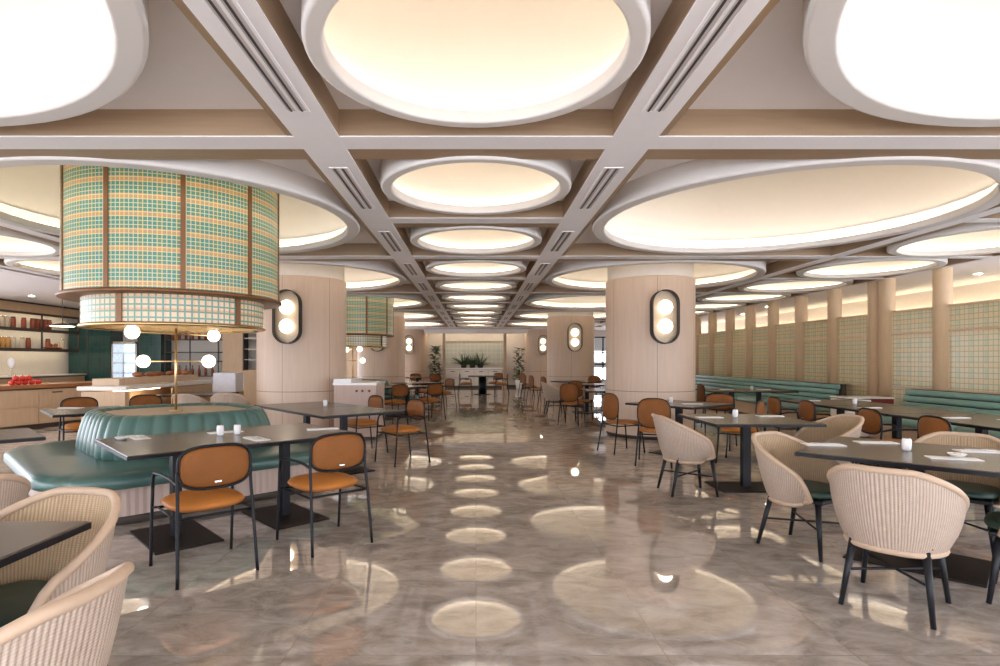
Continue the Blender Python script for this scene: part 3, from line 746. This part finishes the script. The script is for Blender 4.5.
def make_bench(L, y):
    t_ = thing('wall_bench', 'x', 'bench')
    # side profile across x: front at 6.9, back at 7.6
    MB().box(-.68, .0, 0, L, .06, .33).build('base', 'oak_dark', t_)
    MB().box(-.62, .0, .02, L - .02, 0, .06).build('toe_kick', 'toe_kick', t_)
    n = max(1, round(L / 1.6)); w_ = L / n
    for i in range(n):
        rings = []
        pf_ = [(-.05, .34), (-.70, .34), (-.75, .36), (-.765, .40), (-.75, .445), (-.70, .468), (-.4, .475), (-.05, .47)]
        ys = [i * w_ + .004, i * w_ + .02, (i + 1) * w_ - .02, (i + 1) * w_ - .004]; ins = [.015, 0, 0, .015]
        for q, yy in enumerate(ys): rings.append([(x + (ins[q] if x < -.5 else 0), yy, z + (ins[q] if z < .4 else -ins[q])) for x, z in pf_])
        MB().loft(rings, True, True, True).build('seat_cushion', 'teal_bench', t_)
    for kz in range(4):
        z0 = .475 + kz * .107; xo = -.16 + kz * .035
        rings = []
        for yy, s_ in ((0, .6), (.02, 1), (L - .02, 1), (L, .6)):
            rings.append([(xo + .03 * math.copysign(abs(math.cos(a)) ** .6, math.cos(a)) * s_ , yy, z0 + .053 + .048 * math.copysign(abs(math.sin(a)) ** .7, math.sin(a)) * s_) for a in [2 * PI * j / 14 for j in range(14)]])
        MB().loft(rings, True, True, True).build('back_roll', 'teal_bench', t_)
    # backing board follows the rolls
    prof = [(-.10, .45), (.02, .90), (.09, .90), (.09, .45)]
    MB().loft([[(x, yy, z) for x, z in prof] for yy in (.01, L - .01)], True, True, True, smooth=False).build('back_board', 'toe_kick', t_)
    t_.location = (7.52, y, 0)
    return t_
b1 = make_bench(5.5, 4.4); b1['label'] = 'near green leather wall bench with ribbed back, running to the right edge'
b2 = make_bench(9.2, 11.7); b2['label'] = 'far green leather wall bench with ribbed back beyond the pair of posts'
for b in (b1, b2): b['group'] = 'green wall benches'
t_ = thing('service_cabinet', 'low cream cabinet with dark red side standing between the two green benches', 'cabinet', (6.95, 10.0, 0))
MB().box(-.42, -.02, 0, .5, .06, .70).build('body', 'stone_white', t_)
MB().box(0, .38, 0, .5, .04, .72).build('red_side', 'red_panel', t_)
MB().box(-.30, -.26, -.025, 0, .42, .62).build('handle', 'dark_bronze', t_)
MB().box(-.43, .39, -.01, .51, .72, .74).build('top', 'stone_white', t_)
# wall washer above the corridor beyond the screens
t_ = thing('cove_ledge', 'pale ledge with a warm light strip along the corridor wall behind the screens', 'light strip')
MB().box(10.55, 10.8, 5, 29, 2.40, 2.46).box(10.55, 10.58, 5, 29, 2.40, 2.53).build('ledge', 'wall_white', t_)
MB().box(10.66, 10.70, 5, 29, 2.465, 2.485).build('light_strip', 'led_soft', t_)
t_ = thing('downlight', 'x', 'ceiling light')
MB().lathe([(.062, 0), (.08, -.004), (.082, .006), (.062, .006)], 20).build('trim', 'ceramic', t_)
MB().lathe([(.06, .0), (.002, .0)], 20).build('lens', 'spot', t_)
pdn = Placer(t_)
for i, (x, y) in enumerate(((9.0, 9.6), (9.6, 10.9), (9.0, 12.8), (9.6, 15.2), (9.0, 17.6), (9.6, 20.5))):
    pdn.put('small round downlight over the corridor behind the right screen, %s from the camera' % ORD[i], (x, y, ZB + .116), 0, 'corridor downlights')
for i, (x, y) in enumerate(((-10.6, 11.5), (-10.6, 13.6), (-10.6, 15.8), (-9.2, 15.0))):
    pdn.put('small round downlight over the open kitchen at the left, %s from the camera' % ORD[i], (x, y, ZB - .004), 0, 'kitchen downlights')

# ---------------------------------------------------------------- back wall niche
t_ = thing('niche_screen', 'pale green gridded screen above the white cabinet at the far end', 'screen')
mb = MB(); V = [mb.bm.verts.new(p) for p in ((-1.62, 29.36, 1.1), (1.42, 29.36, 1.1), (1.42, 29.36, 2.36), (-1.62, 29.36, 2.36))]; mb.face(V, False, [(0, 0), (3.04, 0), (3.04, 1.26), (0, 1.26)])
mb.box(-1.62, 1.42, 29.37, 29.45, 1.1, 2.36); mb.build('panel', 'plaid_pale', t_)
MB().box(-1.62, 1.42, 29.3, 29.36, 2.33, 2.37).box(-1.62, 1.42, 29.3, 29.36, 1.08, 1.11).build('rail', 'oak', t_)
t_ = thing('wood_post', 'slim square oak post at the left end of the far plant cabinet', 'post', (-1.6, 28.4, 0)); MB().box(-.07, .07, -.07, .07, 0, 2.72, .01).build('shaft', 'oak', t_)
t_ = thing('wood_post', 'slim square oak post at the right end of the far plant cabinet', 'post', (1.45, 28.4, 0)); MB().box(-.07, .07, -.07, .07, 0, 2.72, .01).build('shaft', 'oak', t_)
t_ = thing('plant_cabinet', 'long white topped cabinet with drawers below the far screen', 'cabinet', (-.1, 28.9, 0))
MB().box(-1.44, 1.44, -.33, .36, .10, .93).build('body', 'pink_ribs', t_); MB().box(-1.46, 1.46, -.36, .38, .93, 1.0, .005).build('worktop', 'ceramic', t_); MB().box(-1.4, 1.4, -.28, .3, 0, .10).build('toe_kick', 'toe_kick', t_)
for i in range(4):
    for z0, z1 in ((.12, .50), (.52, .90)):
        x0 = -1.42 + i * .71; d = MB().box(x0 + .01, x0 + .70, -.35, -.33, z0, z1, .003).build('drawer', 'stone_white', t_); MB().box(x0 + .25, x0 + .46, -.37, -.35, z1 - .09, z1 - .06).build('handle', 'pot_dark', d)
def leafy(mb, c, d, L, w_):
    d = Vector(d).normalized(); c = Vector(c); side = d.cross(Vector((0, 0, 1)))
    if side.length < .1: side = Vector((1, 0, 0))
    side.normalize(); nrm = side.cross(d)
    ps = [c, c + d * L * .35 + side * w_ + nrm * w_ * .2, c + d * L * .75 + side * w_ * .8 - nrm * L * .05, c + d * L - nrm * L * .15, c + d * L * .75 - side * w_ * .8 - nrm * L * .05, c + d * L * .35 - side * w_ + nrm * w_ * .2, c + d * L * .5 - nrm * .0]
    v = [mb.bm.verts.new(p) for p in ps]
    for i in range(6): mb.face([v[i], v[(i + 1) % 6], v[6]])
for (x, h, n_, l, pot) in ((-2.0, 1.95, 230, 'dense tall potted ficus at the far left of the back cabinet', 'pot_dark'), (2.1, 1.95, 150, 'sparse tall ficus in a white pot right of the back cabinet', 'ceramic')):
    t_ = thing('potted_ficus', l, 'plant', (x, 27.9, 0))
    MB().lathe([(.002, 0), (.14, 0), (.19, .42), (.17, .42), (.16, .38), (.002, .38)], 24).build('pot', pot, t_)
    st = [Vector((0, 0, .35)), Vector((.04, 0, .8)), Vector((-.03, .02, 1.3)), Vector((.03, 0, h - .05))]
    mb = MB().tube(st, .016, 6, smooth_path=4, r1=.008)
    lf = MB(); path = catmull(st, 10, False)
    for i in range(n_):
        q = random.choice(path); z = q.z
        if pot == 'ceramic' and random.random() < .25: continue
        a = random.uniform(0, 2 * PI); sp = .08 + .16 * (1 - (z - .35) / 1.7) * random.random()
        d = Vector((math.cos(a), math.sin(a), random.uniform(-.2, .8)))
        leafy(lf, (q.x + d.x * sp, q.y + d.y * sp, z + random.uniform(0, .12)), d, random.uniform(.2, .32), .075)
    mb.build('stem', 'bark', t_); lf.build('foliage', 'leaf', t_)
for i, (x, l) in enumerate(((-.62, 'left spiky fern in a dark pot on the far cabinet'), (-.18, 'middle spiky fern in a dark pot on the far cabinet'), (.22, 'right spiky fern in a dark pot on the far cabinet'))):
    t_ = thing('potted_fern', l, 'plant', (x, 28.85, 1.0), 0, 'ferns on the far cabinet')
    MB().lathe([(.002, 0), (.13, 0), (.15, .13), (.13, .13), (.002, .11)], 20).build('pot', 'pot_dark', t_)
    lf = MB()
    for k in range(60):
        a = random.uniform(0, 2 * PI); el = random.uniform(.3, 1.4); L = random.uniform(.55, .95)
        pts = [Vector((0, 0, .11)) + Vector((math.cos(a) * math.cos(el) * L * q, math.sin(a) * math.cos(el) * L * q, math.sin(el) * L * q - .22 * q * q * L)) for q in (0, .33, .66, 1)]
        lf.tube(pts, .018, 4, r1=.004)
    lf.build('foliage', 'leaf', t_)

# ---------------------------------------------------------------- ribbed stand right of the near left column
t_ = thing('service_stand', 'white topped ribbed pink stand right of the nearest left column', 'cabinet', (-2.3, 10.15, 0))
mb = MB().box(-.18, .55, -.2, .75, .06, .96)
for i in range(22): mb.box(-.175 + i * .033, -.16 + i * .033, -.207, -.2, .08, .94)
mb.build('body', 'pink_ribs', t_); MB().box(-.16, .53, -.18, .73, 0, .06).build('toe_kick', 'toe_kick', t_)
MB().box(-.20, .57, -.22, .77, .96, 1.0, .004).build('worktop', 'ceramic', t_)
MB().box(-.19, .12, -.2, .76, 1.0, 1.07, .004).build('raised_top', 'ceramic', t_)
for x in (.22, .32, .44): MB().ball((x, -.225, .86), .022, 10).build('knob', 'dark_bronze', t_)

# ---------------------------------------------------------------- buffet and kitchen on the left
t_ = thing('buffet_counter', 'long pale oak buffet counter with glowing food display, left behind the sofa', 'counter', (-5.97, 9.7, 0))
MB().box(-.75, 0, 0, .12, .08, .86).box(-.75, 0, 2.7, 3.2, .08, .86).box(-.75, -.6, .12, 2.7, .08, .86).box(-.6, 0, .12, 2.7, .08, .42).box(-.02, 0, 1.5, 2.7, .42, .86).build('body', 'oak_dark', t_)
MB().box(-.72, -.05, .03, 3.17, 0, .08).build('toe_kick', 'toe_kick', t_)
MB().box(-.8, .04, -.04, 3.24, .88, .95, .006).build('worktop', 'stone_white', t_)
MB().box(-.8, -.32, .35, 3.2, .95, 1.07, .005).build('raised_shelf', 'oak', t_)
MB().box(-.30, -.22, .16, 1.46, .85, .875).build('light_strip', 'led_soft', t_)
MB().box(-.58, -.03, .14, 1.48, .64, .65).build('display_shelf', 'glass', t_)
t_ = thing('bread_loaf', 'x', 'bread'); MB().pillow((0, 0, .05), (.11, .07, .05), 2.4, 2.2, 16, 8).build('crust', 'brown_food', t_)
pb_ = Placer(t_)
for i, y in enumerate((9.95, 10.2, 10.45, 10.7, 10.95)): pb_.put('brown loaf in the glowing buffet display, %s from its near end' % ORD[i], (-6.2, y, .42), R(20 * i), 'loaves in the buffet display')
for i, (x, y) in enumerate(((-6.55, 11.0), (-6.5, 11.35), (-6.55, 11.7), (-6.5, 12.05), (-6.52, 12.4), (-6.5, 12.7))): pb_.put('brown loaf on top of the buffet counter, %s from the left' % ORD[i], (x, y + .05, 1.07), R(33 * i), 'loaves on the buffet counter')
t_ = thing('display_box', 'square white display box at the right end of the buffet counter', 'box', (-5.3, 12.2, 0))
MB().box(-.25, .25, -.2, .2, .0, .72, .01).build('stand', 'oak_dark', t_); MB().box(-.24, .24, -.2, .2, .72, 1.13, .012).build('case', 'display', t_)
t_ = thing('kitchen_counter', 'oak kitchen counter with drawers and brown worktop at the far left', 'counter', (-9.15, 10.9, 0), R(-18))
L = 3.0
MB().box(-.8, 0, 0, L, .1, .80).build('body', 'oak', t_); MB().box(-.75, -.05, .05, L - .05, 0, .1).build('toe_kick', 'toe_kick', t_)
MB().box(-.84, .04, -.04, L + .04, .83, .90, .004).build('worktop', 'worktop', t_); MB().box(-.82, .02, -.02, L + .02, .80, .83).build('worktop_edge', 'toe_kick', t_)
for i in range(4):
    for z0, z1 in ((.11, .44), (.46, .79)):
        y0_ = i * L / 4; d = MB().box(0, .018, y0_ + .01, y0_ + L / 4 - .01, z0, z1, .003).build('drawer', 'oak', t_)
        if i in (1, 2): MB().box(.018, .036, y0_ + .27, y0_ + .47, z1 - .07, z1 - .045).build('handle', 'pot_dark', d)
t_ = thing('pepper', 'x', 'vegetable')
MB().pillow((0, 0, .05), (.06, .055, .05), 2.2, 2.2, 14, 8).build('flesh', 'fruit', t_); MB().tube([(0, 0, .095), (.01, 0, .12)], .006, 6).build('stalk', 'leaf', t_)
ppp = Placer(t_)
for i, (x, y, z, l) in enumerate(((-9.02, 11.2, .90, 'left end'), (-8.98, 11.32, .90, 'left middle'), (-8.96, 11.45, .90, 'centre'), (-8.92, 11.58, .90, 'right middle'), (-8.9, 11.72, .90, 'right end'), (-9.0, 11.27, .985, 'upper left'), (-8.96, 11.39, .985, 'upper middle'), (-8.93, 11.51, .985, 'upper right'))):
    ppp.put('shiny red pepper in the pile on the kitchen counter, ' + l, (x - .1, y, z), i, 'red peppers on the kitchen counter')
# wall shelves along the left wall
KS = t_ = thing('wall_shelf', 'two tier dark framed wall shelf full of jars above the left kitchen wall', 'shelf', (-12.2, 12.6, 0))
for z in (1.68, 2.21): MB().box(0, .4, 0, 4.35, z, z + .03).build('shelf_board', 'toe_kick', t_)
MB().box(0, .42, 0, 4.35, 2.66, 2.88).build('top_panel', 'oak_dark', t_); MB().box(.40, .44, 0, 4.35, 2.88, 2.92).box(.40, .44, 0, 4.35, 2.63, 2.66).build('top_frame', 'toe_kick', t_)
for y in (0, 1.45, 2.9, 4.33): MB().box(.37, .40, y, y + .03, 1.68, 2.66).build('upright', 'toe_kick', t_)
for nm_, mt in (('a', 'jar_amber'), ('b', 'jar_red'), ('c', 'jar_pale')):
    t_ = thing('glass_jar', 'x', 'jar')
    MB().lathe([(.002, 0), (.055, 0), (.06, .01), (.06, .22), (.05, .25), (.05, .26)], 16).build('contents', mt, t_); MB().cyl(0, 0, .26, .285, .053, 16).build('lid', 'steel' if mt != 'jar_red' else 'toe_kick', t_)
    pj = Placer(t_)
    rows = {'a': [(1.71, [13.9, 14.07, 14.24, 14.41, 14.58]), (2.24, [14.0, 14.2])], 'b': [(2.24, [14.75, 15.1, 15.4, 15.55, 15.7, 15.85, 16.0]), (1.71, [15.25, 15.95])], 'c': [(1.71, [14.75, 15.05, 16.5]), (2.24, [14.4, 14.55])]}[nm_]
    colr = {'a': 'amber', 'b': 'dark red', 'c': 'pale'}[nm_]
    for z, ys in rows:
        for i, y in enumerate(ys): pj.put('%s filled jar on the %s kitchen shelf, %s of that colour from the left' % (colr, 'upper' if z > 2 else 'lower', ORD[i]), (-11.98, y, z), 0, 'jars on the kitchen shelves')
t_ = thing('serving_board', 'dark red board with small bowls on the lower kitchen shelf', 'tray', (-11.95, 16.1, 1.71))
MB().pillow((0, 0, .03), (.1, .35, .03), 2.5, 2.5, 20, 6).build('board', 'jar_red', t_); MB().ball((0, .1, .1), .06, 12).ball((0, -.1, .1), .06, 12).build('bowls', 'brown_food', t_)
for z in (1.672, 2.202, 2.652): MB().box(.375, .40, 0, 4.35, z - .045, z + .01).build('lip', 'toe_kick', KS); MB().box(.20, .23, .1, 4.25, z, z + .008).build('light_strip', 'led_soft', KS)
t_ = thing('back_counter', 'low white topped back counter under the kitchen wall shelves', 'counter', (-12.2, 12.4, 0))
MB().box(0, .6, 0, 4.5, 0, .95).build('body', 'oak_dark', t_); MB().box(0, .66, -.02, 4.5, .95, 1.0).build('worktop', 'stone_white', t_); MB().box(.64, .665, -.02, 4.5, .93, .97).build('edge', 'toe_kick', t_)
# tiled tower, fridge, rack along the back of the kitchen
t_ = thing('tiled_tower', 'dark green tiled cabinet tower left of the lit fridge', 'cabinet', (-11.4, 17.0, 0)); MB().box(-.75, .5, 0, .6, 0, 2.5).build('body', 'green_tile', t_); MB().box(-.2, -.17, -.012, 0, .95, 2.3).build('edge_strip', 'toe_kick', t_)
t_ = thing('tiled_tower', 'narrow dark green tiled tower right of the lit fridge', 'cabinet', (-9.75, 17.0, 0)); MB().box(-.35, .35, 0, .6, 0, 2.5).build('body', 'green_tile', t_); MB().box(-.3, -.27, -.012, 0, .95, 2.3).build('edge_strip', 'toe_kick', t_)
t_ = thing('display_fridge', 'glass fronted drinks fridge glowing cold white in the kitchen', 'fridge', (-10.5, 17.0, 0))
MB().box(-.38, -.33, 0, .6, 0, 1.95).box(.33, .38, 0, .6, 0, 1.95).box(-.38, .38, 0, .6, 1.88, 1.95).box(-.38, .38, 0, .6, 0, .12).box(-.38, .38, .55, .6, 0, 1.95).build('body', 'steel', t_)
MB().box(-.33, .33, .52, .545, .12, 1.88).build('light_panel', 'fridge_light', t_)
for z in (.7, 1.0, 1.3, 1.6): MB().box(-.33, .33, .05, .5, z, z + .02).build('shelf_board', 'steel', t_)
d = MB().box(-.33, .33, .005, .015, .12, 1.88).build('door', 'glass', t_); MB().box(-.02, .01, -.03, 0, .6, 1.6).build('handle', 'steel', d)
mb = MB().box(-12.2, -6.2, 17.6, 17.8, 0, 3.1); struct('wall_kitchen', mb, 'wall_white')
t_ = thing('open_rack', 'black framed open rack of bottles right of the green tiled tower', 'shelf', (-8.5, 17.1, 0))
for x in (-.85, -.1, .75): MB().box(x, x + .03, 0, .03, 0, 2.5).build('upright', 'toe_kick', t_)
for z in (.9, 1.35, 1.62, 2.0): MB().box(-.85, .78, 0, .4, z, z + .025).build('shelf_board', 'toe_kick', t_)
t_ = thing('bottle', 'x', 'bottle'); MB().lathe([(.002, 0), (.04, 0), (.04, .18), (.015, .23), (.015, .30), (.002, .30)], 14).build('glass_body', 'jar_red', t_); MB().cyl(0, 0, .295, .315, .017, 10).build('cap', 'toe_kick', t_)
pbt = Placer(t_)
for z, nm_ in ((2.025, 'top'), (.925, 'lowest')):
    for i in range(7): pbt.put('dark bottle on the %s tier of the open rack, %s from the left' % (nm_, ORD[i]), (-9.2 + i * .2, 17.3, z), 0, 'bottles on the open rack')
t_ = thing('oak_niche', 'oak wall panel with lit black edged niche shelves beside the left column', 'shelf', (-6.9, 16.9, 0))
MB().box(-.75, -.1, .3, .6, 0, 2.9).box(.35, .7, .3, .6, 0, 2.9).box(-.1, .35, .3, .6, 0, 1.1).box(-.1, .35, .3, .6, 2.4, 2.9).build('panel', 'oak_dark', t_)
MB().box(-.13, -.09, .27, .6, 1.08, 2.42).box(.33, .37, .27, .6, 1.08, 2.42).build('edge_frame', 'toe_kick', t_)
for z in (1.4, 1.72, 2.05): MB().box(-.1, .35, .3, .6, z, z + .02).build('shelf_board', 'stone_white', t_)
t_ = thing('pendant_lamp', 'flat dark pendant lamp on a thin rod above the kitchen counter', 'pendant lamp', (-8.85, 12.2, 0))
MB().lathe([(.002, 2.19), (.05, 2.18), (.28, 2.14), (.29, 2.12), (.002, 2.13)], 32).build('shade', 'toe_kick', t_); MB().cyl(0, 0, 2.18, 2.93, .008, 8).build('rod', 'toe_kick', t_); MB().lathe([(.22, 2.121), (.002, 2.12)], 24).build('lens', 'led_soft', t_)
t_ = thing('wine_glass', 'clear stemmed decoration standing on the back counter at the left edge', 'glass', (-11.7, 14.35, 1.0))
MB().cyl(0, 0, 0, .01, .05, 16).cyl(0, 0, .01, .2, .006, 8).build('stem', 'steel', t_); MB().pillow((0, 0, .33), (.09, .05, .13), 2, 2, 18, 10).build('bowl', 'display', t_)
